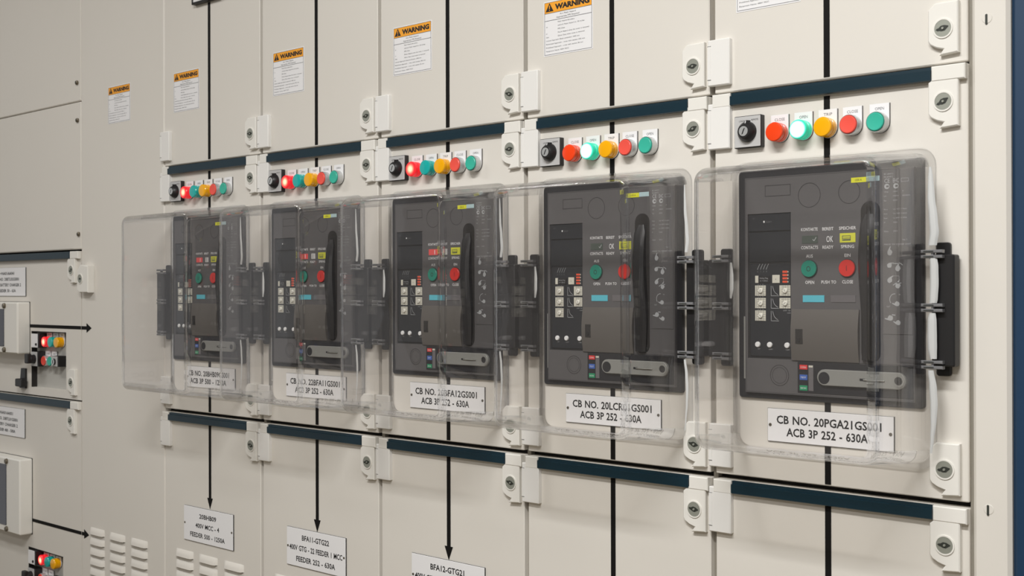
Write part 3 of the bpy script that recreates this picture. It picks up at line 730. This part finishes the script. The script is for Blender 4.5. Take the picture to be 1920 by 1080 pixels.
    T.part('crank_pin', MB().tube([(o - .1440, yk - .0068, .1643), (o - .1300, yk - .0068, .1638), (o - .1120, yk - .0066, .1640)], .0010), 'steel', CR)
    return T
for k in range(5): breaker(k, OX[k])

# ------------------------------------------------------------------ clear covers
def cover(k, o):
    T = Thing('protective_cover', (o - .2065, 0, .0490), 'clear plastic box cover with black side brackets over the ' + WHERE[k], 'protective cover', 'clear covers over the breakers')
    # outer skin: rings of a rounded rectangle, (y, x0, x1, z0, z1, r)
    n = 6
    def ringpts(y, x0, x1, z0, z1, r): return [(x, y, z) for x, z in rr(o + x0, o + x1, z0, z1, r, n)]
    base = (-.3600, -.0520, .0500, .4835); front = (-.3440, -.0625, .0630, .4690)
    D = .155; th = .0028; br = .011
    def at(y, d):
        f = min(1.0, -y / D); return tuple(base[i] + (front[i] - base[i]) * f for i in range(4))
    outer = []; flags = []
    ys = [-.0020, -.0060, -.0061, -.05, -.10, -(D - br)]
    def ring_at(y, ins, rad):
        a = at(y, 0); return ringpts(y, a[0] + ins, a[1] - ins, a[2] + ins, a[3] - ins, rad)
    R = [ring_at(-.0020, -.0080, .026), ring_at(-.0055, -.0080, .026), ring_at(-.0056, 0, .020)]
    kind = ['b', 'b', 's']
    for y in (-.075, -(D - br)): R.append(ring_at(y, 0, .020)); kind.append('s')
    kind[-1] = 'b'
    for i in range(1, 6):
        a = PI / 2 * i / 5; R.append(ring_at(-(D - br) - br * math.sin(a), br * (1 - math.cos(a)), max(.020 - br * (1 - math.cos(a)), .008))); kind.append('b')
    kind = kind[:len(R) - 1]
    I = []; yi = -(D - th)
    bri = br - th
    I.append(ring_at(-.0020, th, .0175)); ki = ['s', 's']
    I.append(ring_at(-.075, th, .0175)); I.append(ring_at(-(D - br), th, .0175))
    for i in range(1, 6):
        a = PI / 2 * i / 5; I.append(ring_at(-(D - br) - bri * math.sin(a), th + bri * (1 - math.cos(a)), max(.0175 - bri * (1 - math.cos(a)), .007))); ki.append('b')
    N = len(R[0]); vs = []; m = MB()
    for r_ in R: vs += r_
    oi = len(vs)
    for r_ in I: vs += r_
    m.v = vs
    def corner(i):      # the faces of the rounded vertical and side corners
        return (i % (n + 1)) != n
    for l in range(len(R) - 1):
        for i in range(N):
            j = (i + 1) % N; m.f.append((l * N + i, l * N + j, (l + 1) * N + j, (l + 1) * N + i)); m.m.append(1 if (kind[l] == 'b' or corner(i)) else 0)
    m.f.append(tuple((len(R) - 1) * N + i for i in range(N))); m.m.append(0)
    for l in range(len(I) - 1):
        for i in range(N):
            j = (i + 1) % N; m.f.append((oi + l * N + j, oi + l * N + i, oi + (l + 1) * N + i, oi + (l + 1) * N + j)); m.m.append(1 if (ki[l] == 'b' or corner(i)) else 0)
    m.f.append(tuple(oi + (len(I) - 1) * N + i for i in range(N - 1, -1, -1))); m.m.append(0)
    for i in range(N):
        j = (i + 1) % N; m.f.append((j, i, oi + i, oi + j)); m.m.append(1)
    T.part('shell', m, ['sheet', 'bend'])
    for sgn, e in ((1, -.0440), (-1, -.3690)):
        # e: where the bracket meets the cover wall
        def XX(a, b): return (o + e + sgn * a, o + e + sgn * b) if sgn > 0 else (o + e + sgn * b, o + e + sgn * a)
        m = MB(); x0, x1 = XX(.0005, .0205); m.plate(x0, x1, .1740, .3575, -.0001, -.0060, .0012, .004)
        x0, x1 = XX(.0010, .0330); m.plate(x0, x1, .1880, .3405, -.0059, -.0230, .0020, .003)
        BK = T.part('side_bracket', m, 'blackpl', label='black side bracket')
        for zc in (.3412, .2680, .1905):
            q = MB(); a, b_ = XX(-.0100, .0200)
            for dz in (.0036, -.0036):
                q.plate(a, b_, zc + dz - .0022, zc + dz + .0022, -.0232, -.0320, .0008)
                q.box(a + .004, b_ - .012, -.0324, -.0320, zc + dz - .0007, zc + dz + .0007, 1)
            q.box((a + b_) / 2 - .001, (a + b_) / 2 + .002, -.0300, -.0240, zc - .002, zc + .002, 0)
            T.part('hinge_knuckle', q, ['knuckle', 'lockdark'])
        yb = -.0290
        if sgn > 0:
            xs = o - .0378
            segs = [[(.4600, -.0035, .0015), (.4480, -.0030, .0030), (.4200, -.0022, .0048), (.3900, .0005, .0058), (.3700, .0020, .0060), (.3530, -.0005, .0056)]]
            if k == 4: segs += [[(.3355, .0005, .0050), (.3250, .0015, .0056), (.3000, .0018, .0056), (.2800, .0008, .0054), (.2745, 0, .0050)], [(.2610, -.0010, .0040), (.2520, -.0015, .0058), (.2300, -.0015, .0062), (.2120, -.0012, .0060), (.1985, 0, .0045)]]
            segs += [[(.1830, -.0035, .0036), (.1600, -.0005, .0050), (.1350, .0008, .0048), (.1100, 0, .0036), (.0900, -.0018, .0024), (.0700, -.0035, .0014)]]
        else:
            xs = o - .3560
            segs = [[(.3350, 0, .0016), (.3150, .0010, .0032), (.2950, .0008, .0032), (.2800, -.0004, .0016)]] if k else []
        if sgn > 0 and k < 4: segs = [[(z, d, r_ * .5) for z, d, r_ in sg] for sg in segs]
        for sg in segs:
            P = [(xs + d, yb, z) for z, d, r_ in sg]; rad = [r_ for z, d, r_ in sg]
            # smooth the run and give it the fine lengthwise ribs of an extruded profile
            fine = []; fr = []
            for a in range(len(P) - 1):
                for q in range(4):
                    t = q / 4; t2 = t * t * (3 - 2 * t); fine.append(tuple(P[a][c] + (P[a + 1][c] - P[a][c]) * (t2 if c == 0 else t) for c in range(3))); fr.append(rad[a] + (rad[a + 1] - rad[a]) * t)
            fine.append(P[-1]); fr.append(rad[-1]); m = MB(); n_ = 24; vs = []; fs = []
            for p_, r_ in zip(fine, fr):
                for q in range(n_):
                    an = 2 * PI * q / n_; rr_ = r_ * (1 + .07 * math.cos(6 * an)); vs.append((p_[0] + rr_ * math.cos(an), p_[1] + .5 * rr_ * math.sin(an), p_[2]))
            for a in range(len(fine) - 1):
                for q in range(n_):
                    j2 = (q + 1) % n_; fs.append((a * n_ + q, a * n_ + j2, (a + 1) * n_ + j2, (a + 1) * n_ + q))
            fs += [tuple(range(n_ - 1, -1, -1)), tuple(len(vs) - n_ + q for q in range(n_))]
            m.add(vs, fs); T.part('edge_strip', m, 'strip')
    return T
for k in range(5): cover(k, OX[k])

# ------------------------------------------------------------------ fittings of the feeder cubicle at the left
def window_box(u1, z0, z1, label):
    Y = -.038; x1, _ = W(u1, 0, Y); _, a = W(0, z0, Y); _, b_ = W(0, z1, Y); x0 = x1 - .30
    T = Thing('window_box', (x0, 0, a), label, 'window box', 'cream window boxes')
    P = T.part('casing', MB().plate(x0, x1, a, b_, -.0012, Y, .004, .004), 'lockplate')
    T.part('gasket', MB().box(x0 - .001, x1 + .0012, -.0014, -.0001, a - .001, b_ + .001), 'gap')
    T.part('window_pane', MB().plate(x0 + .030, x1 - .082, a + .020, b_ - .020, Y, Y - .0015, .0006, .003), 'darkglass', P)
    for sx in (x0 + .012, x1 - .0790):
        for sz in (a + .0105, b_ - .0105):
            T.part('cover_screw', MB().lathe(sx, sz, [(Y, .0078), (Y - .004, .0074), (Y - .006, .0056)], 0, 18), 'screw', P)
window_box(-2.7970, .1097, .2621, 'cream window box with dark pane beside the upper mimic arrow')
window_box(-2.7840, -.4210, -.1991, 'cream window box with dark pane beside the lower mimic arrow')
for i, (du, dz, lv) in enumerate(((0, 0, 'upper'), (-.0210, -.6225, 'lower'))):
    rc = 'in the ' + lv + ' grey control recess at the left'; yb = .0160
    def P(u, z, Y=-.004): return W(u + du, z + dz, Y)
    x0, z1 = P(-2.7000, .1736); x1, z0 = P(-2.6590, .1325)
    T = Thing('rotary_switch', (x0, yb, z0), 'white-faced square switch module at the top ' + rc, 'switch')
    T.part('body', MB().plate(x0, x1 + .004, z0, z1, yb, -.008, .0008, .001), 'blackpl'); T.part('face_plate', MB().plate(x0 + .001, x1 - .003, z0 + .001, z1 - .001, -.008, -.0092, .0003), 'plate')
    T.part('keyhole', MB().lathe(x1 - .009, z0 + .010, [(-.0092, .0035), (-.0120, .0033)], 0, 14), 'ink')
    zc = P(0, .1505)[1]
    for (u, wd, ln, lab) in ((-2.6330, 'CLOSE', 'litred', 'glowing red CLOSE lamp '), (-2.5965, 'OPEN', 'greenlens', 'unlit teal OPEN lamp '), (-2.5610, 'TRIP', 'yellowlens', 'amber TRIP lamp ')):
        lamp(P(u, 0)[0], zc, wd, ln, lab + rc, {'litred': 'lit red lamps', 'greenlens': 'unlit teal lamps', 'yellowlens': 'amber lamps'}[ln], yb)
    x0, z1 = P(-2.7020, .1216); x1, z0 = P(-2.6615, .0790)
    T = Thing('selector_switch', (x0, yb, z0), 'black-handled selector switch ' + rc + ', below the square module', 'selector switch')
    T.part('body', MB().plate(x0, x1 + .004, z0, z1, yb, -.008, .0008, .001), 'blackpl'); T.part('face_plate', MB().plate(x0 + .001, x1 - .003, z0 + .001, z1 - .001, -.008, -.0090, .0003), 'silver')
    q = MB(); cx, cz = (x0 + x1) / 2, (z0 + z1) / 2; q.lathe(cx, cz, [(-.009, .0130), (-.022, .0120), (-.024, .0100)], 0, 20); q.plate(cx - .013, cx + .009, cz - .012, cz + .016, -.022, -.032, .002, .003)
    T.part('handle', q, 'blackpl')
    zc = P(0, .0960)[1]
    button(P(-2.6420, 0)[0], zc, 'CLOSE', 'redcap', 'red CLOSE push button ' + rc, 'red push buttons', yb)
    button(P(-2.6060, 0)[0], zc, 'OPEN', 'greencap', 'green OPEN push button ' + rc, 'green push buttons', yb)
    x0, z1 = P(-2.5800, .1110); x1, z0 = P(-2.5440, .0830)
    T = Thing('key_switch', (x0, yb, z0), 'small silver key switch ' + rc, 'key switch')
    T.part('body', MB().plate(x0, x1 + .004, z0, z1 + .002, yb, -.008, .0008, .001), 'blackpl'); T.part('face_plate', MB().plate(x0 + .001, x1 - .002, z0 + .001, z1 + .001, -.008, -.0092, .0003), 'silver')
    q = MB(); cx, cz = (x0 + x1) / 2, (z0 + z1) / 2; q.lathe(cx, cz, [(-.009, .0090), (-.014, .0085)], 1, 20, mf=0); q.prism(rr(cx - .0012, cx + .0012, cz - .005, cz + .005), [(-.014, 0), (-.0146, 0)], 1)
    T.part('key_cylinder', q, ['bezel', 'ink'])
T = Thing('door_catch', (-2.77, 0, .01), 'black plastic lever catch beside the upper control recess', 'catch')
x0, z1 = W(-2.7850, .0700, -.006); x1, z0 = W(-2.7480, .0120, -.006)
T.part('base', MB().prism([(x0, z0), (x1, z0), (x1, z1), (x0 + .010, z1)], [(-.0001, 0), (-.005, 0), (-.006, .001)]), 'blackpl')
a0, b1 = W(-2.8130, .0380, -.022); a1, b0 = W(-2.7720, .0150, -.022)
T.part('lever', MB().plate(a0, a1, b0, b1, -.0058, -.022, .002, .003), 'blackpl')

# ------------------------------------------------------------------ the room
def wallbox(name, x0, x1, y0, y1, z0, z1, m):
    o = single(name, MB().box(x0, x1, y0, y1, z0, z1), m, (0, 0, -ZO), None, None, kind='structure', smooth=False); return o
wallbox('floor', -6, 4, -4.6, .9, -ZO - .1, -ZO, 'floor')
wallbox('ceiling', -6, 4, -4.6, .9, 1.98, 2.08, 'ceil')
wallbox('wall_rear', -6, 4, -4.7, -4.6, -ZO, 1.98, 'farwall')
wallbox('wall_back', -6, 4, .9, 1.0, -ZO, 1.98, 'farwall')
def luminaire(x, y, power, L, label, col=(1.0, .988, .972)):
    T = Thing('ceiling_light', (x, y, 1.94), label, 'ceiling light', 'linear ceiling lights')
    T.part('housing', MB().box(x - L / 2 - .03, x + L / 2 + .03, y - .13, y + .13, 1.945, 1.98), 'ceil')
    ld = bpy.data.lights.new('tube_light', 'AREA'); ld.shape = 'RECTANGLE'; ld.size = L; ld.size_y = .24; ld.energy = power; ld.color = col
    lo = bpy.data.objects.new('tube_light', ld); COL.objects.link(lo); lo.parent = T.root; lo.location = (0, 0, -.002)
luminaire(0.10, -1.80, 86, 1.5, 'linear ceiling light above the camera side of the nearest cubicles', (1.0, 1.0, .99))
luminaire(-2.7, -1.35, 16, 1.3, 'unseen dimmer ceiling light added to brighten the upper far cubicles')  # unseen lamp, added to lift the upper left
luminaire(0.3, -3.3, 42, 1.3, 'linear ceiling light above the rear aisle')

wd = bpy.data.worlds.new('world'); sc.world = wd; wd.use_nodes = True
wd.node_tree.nodes['Background'].inputs['Color'].default_value = (.95, .945, .94, 1)
wd.node_tree.nodes['Background'].inputs['Strength'].default_value = 0.44

# ------------------------------------------------------------------ camera
f, yaw, pitch, roll = 2241.05, .737585, .001918, -.00258
fw = Vector((-math.sin(yaw) * math.cos(pitch), math.cos(yaw) * math.cos(pitch), math.sin(pitch)))
rt = Vector((math.cos(yaw), math.sin(yaw), 0)); up = rt.cross(fw)
r2 = rt * math.cos(roll) + up * math.sin(roll); u2 = up * math.cos(roll) - rt * math.sin(roll)
cd = bpy.data.cameras.new('camera'); cam = bpy.data.objects.new('camera', cd); COL.objects.link(cam)
cam.matrix_world = Matrix(((r2.x, u2.x, -fw.x, CX), (r2.y, u2.y, -fw.y, CY), (r2.z, u2.z, -fw.z, CZ + ZO), (0, 0, 0, 1)))
cd.sensor_width = 36; cd.lens = f / 1920 * 36; cd.clip_start = .05
cd.dof.use_dof = True; cd.dof.focus_distance = 2.1; cd.dof.aperture_fstop = 13
sc.camera = cam
sc.view_settings.view_transform = 'Standard'; sc.view_settings.look = 'None'
sc.view_settings.exposure = 0.0; sc.view_settings.gamma = 1.0; sc.view_settings.use_curve_mapping = False
